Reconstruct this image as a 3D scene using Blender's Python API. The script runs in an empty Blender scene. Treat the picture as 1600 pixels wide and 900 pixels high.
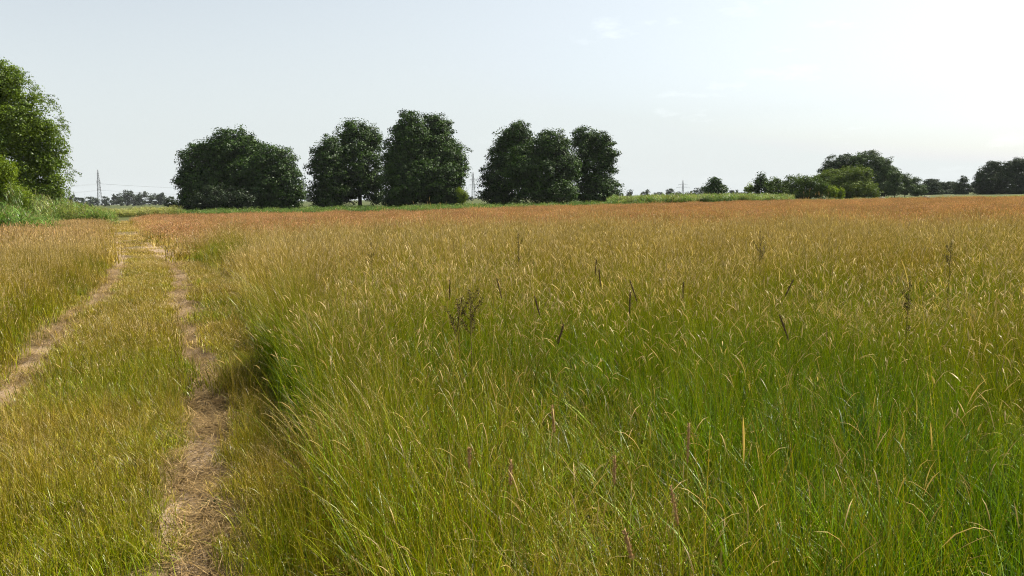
import bpy, math, random
import numpy as np
from mathutils import Vector, Matrix

rng = np.random.default_rng(7)
random.seed(7)
SC = bpy.context.scene
ROOT = SC.collection
PI = math.pi

# ------------------------------------------------------------------ camera
FPX = 1256.0                      # focal length in pixels of the 1600 px wide photograph
EYE = 1.6
PITCH = math.radians(6.45)
ROLL = math.radians(1.0)
_F = Vector((0, math.cos(PITCH), -math.sin(PITCH)))
_R0 = Vector((1, 0, 0)); _U0 = Vector((0, math.sin(PITCH), math.cos(PITCH)))
_R = _R0 * math.cos(ROLL) - _U0 * math.sin(ROLL)
_U = _U0 * math.cos(ROLL) + _R0 * math.sin(ROLL)
cam_data = bpy.data.cameras.new('camera')
cam = bpy.data.objects.new('camera', cam_data); ROOT.objects.link(cam)
M = Matrix((_R, _U, -_F)).transposed().to_4x4(); M.translation = (0, 0, EYE)
cam.matrix_world = M
cam_data.sensor_width = 36.0
cam_data.lens = FPX / 1600 * 36.0
cam_data.clip_start = 0.05; cam_data.clip_end = 9000
SC.camera = cam

# ------------------------------------------------------------------ light
SUN_EL, SUN_AZ = math.radians(52), math.radians(62)      # azimuth to the right of the view axis (+Y)
sun_d = bpy.data.lights.new('sun', 'SUN'); sun_d.energy = 5.0; sun_d.angle = math.radians(0.6)
sun_d.color = (1.0, 0.93, 0.82)
sun = bpy.data.objects.new('sun', sun_d); ROOT.objects.link(sun)
to_sun = Vector((math.sin(SUN_AZ) * math.cos(SUN_EL), math.cos(SUN_AZ) * math.cos(SUN_EL), math.sin(SUN_EL)))
sun.rotation_euler = to_sun.to_track_quat('Z', 'Y').to_euler()
sun.location = (0, 0, 30)

W = bpy.data.worlds.new('World'); SC.world = W; W.use_nodes = True
wn = W.node_tree.nodes; wl = W.node_tree.links; wn.clear()
w_out = wn.new('ShaderNodeOutputWorld'); w_bg = wn.new('ShaderNodeBackground')
w_sky = wn.new('ShaderNodeTexSky'); w_sky.sky_type = 'NISHITA'; w_sky.sun_disc = False
w_sky.sun_elevation = SUN_EL; w_sky.sun_rotation = SUN_AZ
w_sky.air_density = 1.0; w_sky.dust_density = 2.2; w_sky.ozone_density = 1.0; w_sky.altitude = 0
w_bg.inputs['Strength'].default_value = 0.12
# thin torn cloud, a mix on the direction of the sky
w_tc = wn.new('ShaderNodeTexCoord')
w_map = wn.new('ShaderNodeMapping'); w_map.inputs['Scale'].default_value = (3.0, 3.0, 11.0); w_map.inputs['Location'].default_value = (1.9, 0.4, 0.6)
w_n = wn.new('ShaderNodeTexNoise'); w_n.inputs['Scale'].default_value = 2.6; w_n.inputs['Detail'].default_value = 7; w_n.inputs['Roughness'].default_value = 0.58
w_r = wn.new('ShaderNodeMapRange'); w_r.inputs['From Min'].default_value = 0.60; w_r.inputs['From Max'].default_value = 0.84
w_r.inputs['To Max'].default_value = 0.18; w_r.clamp = True
w_mix = wn.new('ShaderNodeMix'); w_mix.data_type = 'RGBA'; w_mix.inputs['B'].default_value = (9.0, 9.3, 9.6, 1)
wl.new(w_tc.outputs['Generated'], w_map.inputs['Vector']); wl.new(w_map.outputs[0], w_n.inputs['Vector'])
wl.new(w_n.outputs['Fac'], w_r.inputs['Value']); w_sx = wn.new('ShaderNodeSeparateXYZ'); wl.new(w_tc.outputs['Generated'], w_sx.inputs[0])
w_cx = wn.new('ShaderNodeMapRange'); w_cx.inputs['From Min'].default_value = -0.10; w_cx.inputs['From Max'].default_value = 0.12; wl.new(w_sx.outputs['X'], w_cx.inputs['Value'])
w_cm = wn.new('ShaderNodeMath'); w_cm.operation = 'MULTIPLY'; wl.new(w_r.outputs[0], w_cm.inputs[0]); wl.new(w_cx.outputs[0], w_cm.inputs[1])
wl.new(w_cm.outputs[0], w_mix.inputs['Factor'])
w_gam = wn.new('ShaderNodeGamma'); w_gam.inputs['Gamma'].default_value = 0.85
w_hs = wn.new('ShaderNodeHueSaturation'); w_hs.inputs['Saturation'].default_value = 0.36; w_hs.inputs['Value'].default_value = 0.92
wl.new(w_sky.outputs[0], w_gam.inputs['Color']); wl.new(w_gam.outputs[0], w_hs.inputs['Color'])
w_tint = wn.new('ShaderNodeMix'); w_tint.data_type = 'RGBA'; w_tint.blend_type = 'MULTIPLY'; w_tint.inputs['Factor'].default_value = 1.0
w_tint.inputs['B'].default_value = (0.96, 1.0, 1.0, 1)
wl.new(w_hs.outputs[0], w_tint.inputs['A'])
# milky band of summer haze low over the horizon, all the way round
w_sep = wn.new('ShaderNodeSeparateXYZ'); wl.new(w_tc.outputs['Generated'], w_sep.inputs[0])
w_hz = wn.new('ShaderNodeMapRange'); w_hz.interpolation_type = 'SMOOTHSTEP'; w_hz.inputs['From Min'].default_value = -0.02; w_hz.inputs['From Max'].default_value = 0.30
w_hz.inputs['To Min'].default_value = 0.85; w_hz.inputs['To Max'].default_value = 0.0; wl.new(w_sep.outputs['Z'], w_hz.inputs['Value'])
w_lt = wn.new('ShaderNodeMix'); w_lt.data_type = 'RGBA'; w_lt.blend_type = 'LIGHTEN'; w_lt.inputs['B'].default_value = (3.42, 3.68, 3.70, 1)
wl.new(w_hz.outputs[0], w_lt.inputs['Factor']); wl.new(w_tint.outputs['Result'], w_lt.inputs['A']); wl.new(w_lt.outputs['Result'], w_mix.inputs['A']); wl.new(w_mix.outputs['Result'], w_bg.inputs['Color'])
wl.new(w_bg.outputs[0], w_out.inputs['Surface'])

SC.view_settings.view_transform = 'Standard'; SC.view_settings.look = 'None'
SC.view_settings.exposure = 1.0; SC.view_settings.gamma = 1.0
SC.render.engine = 'CYCLES'; SC.render.resolution_x = 1024; SC.render.resolution_y = 576
SC.cycles.use_denoising = True; SC.cycles.denoiser = 'OPENIMAGEDENOISE'; SC.cycles.denoising_input_passes = 'RGB_ALBEDO_NORMAL'; SC.cycles.denoising_prefilter = 'NONE'; SC.cycles.pixel_filter_type = 'BLACKMAN_HARRIS'; SC.cycles.filter_width = 1.1
SC.cycles.max_bounces = 5; SC.cycles.diffuse_bounces = 2; SC.cycles.transmission_bounces = 3
SC.cycles.glossy_bounces = 2; SC.cycles.volume_bounces = 0; SC.cycles.transparent_max_bounces = 4
SC.cycles.caustics_reflective = False; SC.cycles.caustics_refractive = False

# ------------------------------------------------------------------ helpers
def ray(px, py):
    return _F * FPX + _R * (px - 800) + _U * (450 - py)

def at(px, py, Y):
    """The point seen at photo pixel (px, py) that lies Y metres ahead."""
    d = ray(px, py)
    return Vector((0, 0, EYE)) + d * (Y / d.y)

def hor(px):
    return 450 - FPX * math.tan(PITCH) * 1.0 - (px - 800) * math.tan(ROLL)

def foot(px, Y):
    p = at(px, hor(px), Y)
    return Vector((p.x, p.y, gz(p.x, p.y)))

def tag(o, label=None, cat=None, group=None, kind=None):
    if label: o['label'] = label
    if cat: o['category'] = cat
    if group: o['group'] = group
    if kind: o['kind'] = kind
    return o

def empty(name, loc, label, cat, group=None, rz=0):
    o = bpy.data.objects.new(name, None); ROOT.objects.link(o)
    o.location = loc; o.rotation_euler = (0, 0, rz); o.empty_display_size = 0.1
    return tag(o, label, cat, group)

class MB:
    """Collects vertices, faces and a per-vertex colour attribute; build() links them as one mesh object."""
    def __init__(self):
        self.v = []; self.f4 = []; self.f3 = []; self.a = []; self.n = 0
    def add(self, v, f, a=None):
        v = np.asarray(v, float).reshape(-1, 3); f = np.asarray(f, int)
        self.v.append(v)
        (self.f4 if f.shape[1] == 4 else self.f3).append(f + self.n)
        if a is None: a = np.zeros((len(v), 3))
        a = np.broadcast_to(np.asarray(a, float), (len(v), 3))
        self.a.append(a); self.n += len(v)
    def mesh(self, name, mat, smooth=False):
        v = np.concatenate(self.v); a = np.concatenate(self.a)
        q = np.concatenate(self.f4) if self.f4 else np.zeros((0, 4), int)
        t = np.concatenate(self.f3) if self.f3 else np.zeros((0, 3), int)
        me = bpy.data.meshes.new(name)
        me.vertices.add(len(v)); me.vertices.foreach_set('co', v.astype(np.float32).ravel())
        loops = np.concatenate([q.ravel(), t.ravel()]).astype(np.int32)
        me.loops.add(len(loops)); me.loops.foreach_set('vertex_index', loops)
        starts = np.concatenate([np.arange(len(q)) * 4, len(q) * 4 + np.arange(len(t)) * 3]).astype(np.int32)
        me.polygons.add(len(starts)); me.polygons.foreach_set('loop_start', starts)
        me.update(calc_edges=True); me.validate()
        at_ = me.attributes.new('gcol', 'FLOAT_COLOR', 'POINT')
        at_.data.foreach_set('color', np.column_stack([a, np.ones(len(a))]).astype(np.float32).ravel())
        if smooth: me.polygons.foreach_set('use_smooth', np.ones(len(starts), bool))
        me.materials.append(mat)
        return me
    def build(self, name, mat, parent=None, loc=None, smooth=False, link=True):
        o = bpy.data.objects.new(name, self.mesh(name, mat, smooth))
        if link: ROOT.objects.link(o)
        if parent is not None: o.parent = parent
        if loc is not None: o.location = loc
        return o

def tube(mb, pts, rad, sides=6, a=None, cap=True):
    """A round bar along a polyline with a radius per point."""
    pts = [Vector(p) for p in pts]; n = len(pts)
    V = []
    prev = None
    for i, p in enumerate(pts):
        t = (pts[min(i + 1, n - 1)] - pts[max(i - 1, 0)]).normalized()
        if prev is None:
            prev = t.orthogonal().normalized()
        u = (prev - t * prev.dot(t)).normalized(); prev = u
        w = t.cross(u)
        r = rad[i] if hasattr(rad, '__len__') else rad
        for k in range(sides):
            an = 2 * PI * k / sides
            V.append(p + (u * math.cos(an) + w * math.sin(an)) * r)
    F = [[i * sides + k, i * sides + (k + 1) % sides, (i + 1) * sides + (k + 1) % sides, (i + 1) * sides + k]
         for i in range(n - 1) for k in range(sides)]
    V += [pts[0], pts[-1]]
    mb.add([tuple(v) for v in V], F, a)
    if cap:
        b = mb.n - len(V)
        T = []
        for k in range(sides):
            T.append([len(V) - 2, (k + 1) % sides, k])
            T.append([len(V) - 1, (n - 1) * sides + k, (n - 1) * sides + (k + 1) % sides])
        mb.f3.append(np.array(T) + b)

# value noise for layout (not for shading)
_pn = rng.random((64, 64))
def vnoise(x, y, s):
    x = np.asarray(x, float) / s; y = np.asarray(y, float) / s
    xi = np.floor(x).astype(int); yi = np.floor(y).astype(int)
    fx = x - xi; fy = y - yi
    fx = fx * fx * (3 - 2 * fx); fy = fy * fy * (3 - 2 * fy)
    g = lambda i, j: _pn[i % 64, j % 64]
    return (g(xi, yi) * (1 - fx) + g(xi + 1, yi) * fx) * (1 - fy) + (g(xi, yi + 1) * (1 - fx) + g(xi + 1, yi + 1) * fx) * fy

# ------------------------------------------------------------------ layout of the track and field (metres; x against distance y)
_TY  = [-6, 0.0, 3.4, 6.3, 10.8, 14.4, 17.8, 22.8, 29, 45, 66, 80, 110]
_RUT_R = [1.6, -0.1, -1.42, -2.45, -4.45, -6.0, -7.4, -9.7, -12.8, -20.6, -31.0, -38, -52]
_RUT_L = [0.0, -1.7, -3.05, -4.2, -6.05, -7.4, -8.85, -11.1, -14.3, -22.2, -32.6, -39.6, -54]
_EDGE  = [2.4, 0.55, -0.68, -1.72, -3.38, -4.50, -6.3, -8.9, -12.1, -19.9, -30.2, -37, -51]
def rutR(y): return np.interp(y, _TY, _RUT_R)
def rutL(y): return np.interp(y, _TY, _RUT_L)
def edge(y): return np.interp(y, _TY, _EDGE) + (0.22 * (vnoise(y, 3.3, 0.9) - .5) + 0.20 * (vnoise(y, 8.7, 0.33) - .5)) * np.clip(np.asarray(y) / 6, .5, 1.6)
def gap(y):
    y = np.asarray(y, float)
    return np.clip(np.exp(-((y - 6.6) / 1.5) ** 2) + np.exp(-((y - 17) / 6) ** 2) + .35 * np.exp(-((y - 9.8) / 1.0) ** 2), 0, 1)
def yend(x, y):
    a = np.asarray(x) / np.maximum(np.asarray(y), 1)
    return np.interp(a, [-.7, -.47, -.1, .08, .32, .64, .9], [70, 72, 72, 88, 106, 104, 104])
def rutmask(x, y):
    x = np.asarray(x, float); y = np.asarray(y, float)
    wob = 0.10 * (vnoise(x, y, 0.55) - .5)
    k = np.where(y < 70, 1, 0)
    m = np.maximum(np.exp(-(np.abs(x - rutR(y) + wob) / np.interp(y, [4, 16, 26], [.18, .30, .40])) ** 3), 0.9 * np.exp(-(np.abs(x - rutL(y) + wob) / np.interp(y, [4, 16, 26], [.23, .32, .42])) ** 3))
    return m * k
def gzv(x, y):
    x = np.asarray(x, float); y = np.asarray(y, float)
    near = np.clip(1 - np.hypot(x, y) / 120, 0, 1)
    return near * (0.10 * (vnoise(x, y, 2.3) - .5) + 0.03 * (vnoise(x, y, 0.45) - .5)) - 0.06 * rutmask(x, y) - 0.10 * gap(y) * np.exp(-((x - edge(y) + .22) / .16) ** 2)
def gz(x, y): return float(gzv(x, y))

# ------------------------------------------------------------------ materials
def new_mat(name):
    m = bpy.data.materials.new(name); m.use_nodes = True
    nt = m.node_tree; nt.nodes.clear()
    return m, nt.nodes, nt.links

def N(nodes, t, **kw):
    n = nodes.new(t)
    for k, v in kw.items():
        if k in n.inputs.keys(): n.inputs[k].default_value = v
        else: setattr(n, k, v)
    return n

def leafy_shader(nodes, links, col, trans=0.4, gloss=0.06, rough=0.45, tint=(1.0, 1.0, 0.75)):
    out = N(nodes, 'ShaderNodeOutputMaterial')
    d = N(nodes, 'ShaderNodeBsdfDiffuse'); t = N(nodes, 'ShaderNodeBsdfTranslucent'); g = N(nodes, 'ShaderNodeBsdfGlossy', Roughness=rough)
    g.inputs['Color'].default_value = (0.8, 0.8, 0.8, 1)
    m1 = N(nodes, 'ShaderNodeMixShader', Fac=trans); m2 = N(nodes, 'ShaderNodeMixShader', Fac=gloss)
    tm = N(nodes, 'ShaderNodeMix', data_type='RGBA', blend_type='MULTIPLY', Factor=1.0)
    tm.inputs['B'].default_value = (*tint, 1)
    links.new(col, tm.inputs['A'])
    links.new(col, d.inputs['Color']); links.new(tm.outputs['Result'], t.inputs['Color'])
    links.new(d.outputs[0], m1.inputs[1]); links.new(t.outputs[0], m1.inputs[2])
    links.new(m1.outputs[0], m2.inputs[1]); links.new(g.outputs[0], m2.inputs[2])
    links.new(m2.outputs[0], out.inputs['Surface'])

def ramp(nodes, stops):
    r = nodes.new('ShaderNodeValToRGB'); e = r.color_ramp.elements
    while len(e) < len(stops): e.new(0.5)
    for el, (p, c) in zip(e, stops): el.position = p; el.color = (*c, 1)
    return r

def grass_material(name, stops, head_a, head_b, trans=0.4, inst=True):
    m, nd, lk = new_mat(name)
    a = N(nd, 'ShaderNodeAttribute', attribute_name='gcol')
    sa = nd.new('ShaderNodeSeparateColor'); lk.new(a.outputs['Color'], sa.inputs[0])
    z = N(nd, 'ShaderNodeAttribute', attribute_name='zone'); z.attribute_type = 'INSTANCER' if inst else 'GEOMETRY'
    sz = nd.new('ShaderNodeSeparateColor'); lk.new(z.outputs['Color'], sz.inputs[0])
    add = N(nd, 'ShaderNodeMath', operation='ADD'); lk.new(sa.outputs[0], add.inputs[0]); lk.new(sz.outputs[0], add.inputs[1])
    sub = N(nd, 'ShaderNodeMath', operation='SUBTRACT'); lk.new(add.outputs[0], sub.inputs[0]); sub.inputs[1].default_value = 0.5
    r = ramp(nd, stops); lk.new(sub.outputs[0], r.inputs[0])
    hm = N(nd, 'ShaderNodeMix', data_type='RGBA'); hm.inputs['A'].default_value = (*head_a, 1); hm.inputs['B'].default_value = (*head_b, 1)
    lk.new(sz.outputs[1], hm.inputs['Factor'])
    cm = N(nd, 'ShaderNodeMix', data_type='RGBA'); lk.new(sa.outputs[1], cm.inputs['Factor'])
    lk.new(r.outputs[0], cm.inputs['A']); lk.new(hm.outputs['Result'], cm.inputs['B'])
    # blade to blade and clump to clump variation
    v1 = N(nd, 'ShaderNodeMapRange'); lk.new(sa.outputs[2], v1.inputs['Value']); v1.inputs['To Min'].default_value = 0.30; v1.inputs['To Max'].default_value = 1.85
    v2 = N(nd, 'ShaderNodeMapRange'); lk.new(sz.outputs[2], v2.inputs['Value']); v2.inputs['To Min'].default_value = 0.70; v2.inputs['To Max'].default_value = 1.22
    vm = N(nd, 'ShaderNodeMath', operation='MULTIPLY'); lk.new(v1.outputs[0], vm.inputs[0]); lk.new(v2.outputs[0], vm.inputs[1])
    hs = N(nd, 'ShaderNodeHueSaturation', Saturation=1.05); lk.new(vm.outputs[0], hs.inputs['Value']); lk.new(cm.outputs['Result'], hs.inputs['Color'])
    leafy_shader(nd, lk, hs.outputs[0], trans=trans, gloss=0.028, rough=0.38, tint=(1.0, 1.0, 0.5))
    return m

GREEN_STOPS = [(0.0, (0.045, 0.105, 0.005)), (0.25, (0.115, 0.190, 0.008)), (0.48, (0.185, 0.190, 0.009)), (0.72, (0.265, 0.190, 0.034)), (1.0, (0.46, 0.35, 0.15))]
M_grass = grass_material('meadow_grass', GREEN_STOPS, (0.50, 0.385, 0.20), (0.48, 0.275, 0.155), trans=0.24)
M_reed = grass_material('reed', [(0.0, (0.05, 0.11, 0.02)), (0.5, (0.12, 0.19, 0.045)), (1.0, (0.36, 0.33, 0.14))], (0.30, 0.24, 0.13), (0.30, 0.24, 0.13))
M_straw = grass_material('straw', [(0.0, (0.10, 0.064, 0.024)), (0.5, (0.19, 0.128, 0.056)), (1.0, (0.38, 0.28, 0.145))], (0.4, 0.3, 0.16), (0.4, 0.3, 0.16), trans=0.2)

def foliage_material(name, dark, light, trans=0.3, gloss=0.04, rough=0.42):
    m, nd, lk = new_mat(name)
    a = N(nd, 'ShaderNodeAttribute', attribute_name='gcol')
    sa = nd.new('ShaderNodeSeparateColor'); lk.new(a.outputs['Color'], sa.inputs[0])
    r = ramp(nd, [(0.0, dark), (1.0, light)]); lk.new(sa.outputs[0], r.inputs[0])
    v1 = N(nd, 'ShaderNodeMapRange'); lk.new(sa.outputs[1], v1.inputs['Value']); v1.inputs['To Min'].default_value = 0.7; v1.inputs['To Max'].default_value = 1.3
    hs = N(nd, 'ShaderNodeHueSaturation'); lk.new(v1.outputs[0], hs.inputs['Value']); lk.new(r.outputs[0], hs.inputs['Color'])
    leafy_shader(nd, lk, hs.outputs[0], trans=trans, gloss=gloss, rough=rough, tint=(1.0, 1.0, 0.5))
    return m

M_alder = foliage_material('alder_leaves', (0.010, 0.028, 0.004), (0.052, 0.100, 0.012), trans=0.16, gloss=0.02)
M_bushdark = foliage_material('dark_shrub_leaves', (0.014, 0.026, 0.010), (0.034, 0.055, 0.018), trans=0.2, gloss=.02)
M_birch = foliage_material('birch_leaves', (0.060, 0.110, 0.008), (0.165, 0.235, 0.015), trans=0.4, gloss=0.02)
M_lightbush = foliage_material('light_shrub_leaves', (0.085, 0.140, 0.008), (0.190, 0.250, 0.014), trans=0.4, gloss=0.012)
M_willow = foliage_material('willow_leaves', (0.060, 0.100, 0.014), (0.140, 0.185, 0.026), trans=0.3, gloss=0.015)
M_willowdark = foliage_material('dark_willow_leaves', (0.034, 0.066, 0.010), (0.095, 0.145, 0.018), trans=0.25, gloss=0.015)
M_pine = foliage_material('pine_needles', (0.028, 0.054, 0.018), (0.100, 0.150, 0.045), trans=0.15, gloss=0.02)
M_pinedark = foliage_material('dark_pine_needles', (0.016, 0.032, 0.014), (0.052, 0.080, 0.030), trans=0.12, gloss=0.02)
M_far = foliage_material('far_leaves', (0.018, 0.032, 0.016), (0.040, 0.060, 0.026), trans=0.15, gloss=0.02)

def plain(name, col, rough=0.8, noise=0.25, scale=8.0, bump=0.0, metallic=0.0):
    m, nd, lk = new_mat(name)
    out = N(nd, 'ShaderNodeOutputMaterial'); b = N(nd, 'ShaderNodeBsdfPrincipled', Roughness=rough, Metallic=metallic); b.inputs['Specular IOR Level'].default_value = 0.12
    tc = nd.new('ShaderNodeTexCoord'); n = N(nd, 'ShaderNodeTexNoise', Scale=scale, Detail=6.0)
    lk.new(tc.outputs['Object'], n.inputs['Vector'])
    r = ramp(nd, [(0.25, tuple(c * (1 - noise) for c in col)), (0.75, tuple(c * (1 + noise) for c in col))])
    lk.new(n.outputs['Fac'], r.inputs[0]); lk.new(r.outputs[0], b.inputs['Base Color'])
    if bump:
        bp = N(nd, 'ShaderNodeBump', Strength=bump); lk.new(n.outputs['Fac'], bp.inputs['Height']); lk.new(bp.outputs[0], b.inputs['Normal'])
    lk.new(b.outputs[0], out.inputs['Surface'])
    return m

M_bark = plain('bark', (0.050, 0.042, 0.032), 0.9, 0.4, 6, 0.4)
M_birchbark = plain('pale_bark', (0.30, 0.28, 0.24), 0.85, 0.5, 5, 0.3)
M_steel = plain('galvanised_steel', (0.20, 0.215, 0.23), 0.6, 0.1, 1, 0, 0.3)
M_dock = plain('dry_dock_seed', (0.060, 0.042, 0.016), 0.85, 0.4, 60)
M_dockstem = plain('dock_stem', (0.14, 0.11, 0.04), 0.8, 0.3, 30)
M_spike = plain('brown_seed_spike', (0.33, 0.21, 0.095), 0.9, 0.45, 120, 0.3)
M_spikedark = plain('dark_seed_spike', (0.085, 0.052, 0.032), 0.9, 0.45, 120, 0.3)
M_stem = plain('grass_stem', (0.13, 0.14, 0.02), 0.95, 0.25, 30)
M_weed = plain('weed_leaf', (0.040, 0.075, 0.016), 0.8, 0.3, 25, 0.2)
M_palewood = plain('pale_board', (0.62, 0.56, 0.46), 0.7, 0.2, 10)
M_post = plain('dark_post', (0.05, 0.045, 0.04), 0.9, 0.3, 10)
M_wire = plain('aluminium_wire', (0.28, 0.29, 0.30), 0.5, 0.05, 1)

# ground: soil and thatch under the grass
def ground_material(name, path=False):
    m, nd, lk = new_mat(name)
    out = N(nd, 'ShaderNodeOutputMaterial'); b = N(nd, 'ShaderNodeBsdfPrincipled', Roughness=0.95)
    b.inputs['Specular IOR Level'].default_value = 0.15
    geo = nd.new('ShaderNodeNewGeometry')
    n1 = N(nd, 'ShaderNodeTexNoise', Scale=1.3, Detail=8.0, Roughness=0.62); lk.new(geo.outputs['Position'], n1.inputs['Vector'])
    n2 = N(nd, 'ShaderNodeTexNoise', Scale=38.0, Detail=8.0, Roughness=0.7); lk.new(geo.outputs['Position'], n2.inputs['Vector'])
    n3 = N(nd, 'ShaderNodeTexNoise', Scale=0.06, Detail=5.0); lk.new(geo.outputs['Position'], n3.inputs['Vector'])
    if path:
        r = ramp(nd, [(0.30, (0.14, 0.097, 0.060)), (0.5, (0.27, 0.197, 0.128)), (0.70, (0.40, 0.31, 0.215))])
    else:
        r = ramp(nd, [(0.28, (0.055, 0.048, 0.020)), (0.5, (0.11, 0.088, 0.036)), (0.72, (0.19, 0.145, 0.065))])
    mx = N(nd, 'ShaderNodeMath', operation='MULTIPLY_ADD'); lk.new(n2.outputs['Fac'], mx.inputs[0]); mx.inputs[1].default_value = 0.6
    sc = N(nd, 'ShaderNodeMath', operation='MULTIPLY'); lk.new(n1.outputs['Fac'], sc.inputs[0]); sc.inputs[1].default_value = 0.4
    lk.new(sc.outputs[0], mx.inputs[2]); lk.new(mx.outputs[0], r.inputs[0])
    col = r.outputs[0]
    if not path:
        a = N(nd, 'ShaderNodeAttribute', attribute_name='gcol'); sa = nd.new('ShaderNodeSeparateColor'); lk.new(a.outputs['Color'], sa.inputs[0])
        far = ramp(nd, [(0.35, (0.035, 0.055, 0.012)), (0.65, (0.075, 0.078, 0.022))]); lk.new(n3.outputs['Fac'], far.inputs[0])
        fm = N(nd, 'ShaderNodeMix', data_type='RGBA'); lk.new(sa.outputs[0], fm.inputs['Factor']); lk.new(col, fm.inputs['A']); lk.new(far.outputs[0], fm.inputs['B'])
        rm = N(nd, 'ShaderNodeMix', data_type='RGBA'); lk.new(sa.outputs[1], rm.inputs['Factor']); lk.new(fm.outputs['Result'], rm.inputs['A'])
        rr = ramp(nd, [(0.28, (0.10, 0.065, 0.035)), (0.72, (0.26, 0.18, 0.10))]); lk.new(mx.outputs[0], rr.inputs[0]); lk.new(rr.outputs[0], rm.inputs['B'])
        col = rm.outputs['Result']
    lk.new(col, b.inputs['Base Color'])
    bp = N(nd, 'ShaderNodeBump', Strength=0.7, Distance=0.02); lk.new(n2.outputs['Fac'], bp.inputs['Height']); lk.new(bp.outputs[0], b.inputs['Normal'])
    lk.new(b.outputs[0], out.inputs['Surface'])
    return m
M_ground = ground_material('soil_and_thatch'); M_path = ground_material('dry_dirt', True)

# ------------------------------------------------------------------ setting: ground and path
def polar_ground():
    an = np.radians(np.concatenate([np.arange(-46, 46, 0.33), np.arange(46, 314, 4.0)]))
    rr = np.concatenate([[0.0], np.geomspace(0.6, 60, 210), np.geomspace(63, 3000, 50)])
    A, Rr = np.meshgrid(an, rr)
    x = np.sin(A) * Rr; y = np.cos(A) * Rr
    z = gzv(x, y)
    far = np.clip((y - yend(x, y)) / 15, 0, 1) * (y > 30)
    far = np.maximum(far, np.clip((Rr - 110) / 20, 0, 1))
    a = np.stack([far, rutmask(x, y) * 0.9 * (Rr < 60), 0 * far], -1)
    nr, na = A.shape
    i, j = np.meshgrid(np.arange(nr - 1), np.arange(na), indexing='ij')
    j2 = (j + 1) % na
    F = np.stack([i * na + j, (i + 1) * na + j, (i + 1) * na + j2, i * na + j2], -1).reshape(-1, 4)[:, ::-1]
    mb = MB(); mb.add(np.stack([x, y, z], -1).reshape(-1, 3), F, a.reshape(-1, 3))
    o = mb.build('ground', M_ground, smooth=True); tag(o, 'flat dry ground under the meadow', None, None, 'structure')
polar_ground()

def path_sheet():
    mb = MB()
    ys = np.concatenate([np.arange(0.5, 16, 0.12), np.arange(16, 60, 0.4)])
    u = np.linspace(-1, 1, 9)
    for f, k in ((rutR, 0.0), (rutL, 50.0)):
        Y, Uu = np.meshgrid(ys, u, indexing='ij')
        wl_ = 0.03 + 0.11 * vnoise(Y, k + 0 * Y, 0.8) + 0.05 * vnoise(Y, k + 0 * Y, 0.21); wr_ = 0.03 + 0.11 * vnoise(Y, k + 7 + 0 * Y, 0.8) + 0.05 * vnoise(Y, k + 9 + 0 * Y, 0.21)
        if k: wl_ = wl_ * 0.7; wr_ = wr_ * 0.7
        wl_ = wl_ * np.interp(Y, [5, 16, 28], [1.05, 1.9, 3.0]); wr_ = wr_ * np.interp(Y, [5, 16, 28], [1.05, 1.9, 3.0])
        X = f(Y) + 0.06 * (vnoise(Y, k + 0 * Y, 1.7) - .5) + np.where(Uu < 0, Uu * wl_, Uu * wr_)
        Z = gzv(X, Y) + 0.006 + 0.012 * (vnoise(X, Y, 0.13) - .4) * (1 - Uu ** 2)
        n, m = Y.shape
        i, j = np.meshgrid(np.arange(n - 1), np.arange(m - 1), indexing='ij')
        F = np.stack([i * m + j, i * m + j + 1, (i + 1) * m + j + 1, (i + 1) * m + j], -1).reshape(-1, 4)
        mb.add(np.stack([X, Y, Z], -1).reshape(-1, 3), F)
    o = mb.build('path', M_path, smooth=True); tag(o, 'two bare dirt wheel ruts of the farm track', None, None, 'structure')
path_sheet()

# ------------------------------------------------------------------ grass pieces
def strips(mb, n, L, w, base, az, th0, bend, phi, dry0, dry1, head, rnd, nseg=4, p=1.6, tip=0.1, bulge=False):
    """n curved blades as narrow folded ribbons; returns their centre lines."""
    bc = lambda x: np.broadcast_to(np.asarray(x, float), (n,)).astype(float)
    L, w, az, th0, bend, phi, dry0, dry1, head, rnd = map(bc, (L, w, az, th0, bend, phi, dry0, dry1, head, rnd))
    t = np.linspace(0, 1, nseg + 1)
    tm = (t[1:] + t[:-1]) / 2
    th = th0[:, None] + bend[:, None] * tm[None] ** p
    d = np.stack([np.sin(th) * np.cos(az)[:, None], np.sin(th) * np.sin(az)[:, None], np.cos(th)], -1) * (L / nseg)[:, None, None]
    c = np.concatenate([np.zeros((n, 1, 3)), np.cumsum(d, 1)], 1) + np.asarray(base)[:, None, :]
    if bulge: prof = np.sin(PI * np.clip(t * 0.9 + 0.08, 0, 1))
    else: prof = np.interp(t, [0, 0.35, 0.75, 1], [0.7, 1, 0.75, tip])
    s = np.stack([np.cos(phi), np.sin(phi), np.zeros(n)], -1)[:, None, :] * (prof[None, :, None] * w[:, None, None] * 0.5)
    V = np.stack([c - s, c + s], 2)                       # n, nseg+1, 2, 3
    dr = dry0[:, None] + (dry1 - dry0)[:, None] * t[None]
    A = np.stack([dr, np.repeat(head[:, None], nseg + 1, 1), np.repeat(rnd[:, None], nseg + 1, 1)], -1)
    A = np.repeat(A[:, :, None, :], 2, 2)
    b = (np.arange(n) * (nseg + 1) * 2)[:, None]; k = (np.arange(nseg) * 2)[None]
    F = np.stack([b + k, b + k + 1, b + k + 3, b + k + 2], -1).reshape(-1, 4)
    mb.add(V.reshape(-1, 3), F, A.reshape(-1, 3))
    return c

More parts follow.
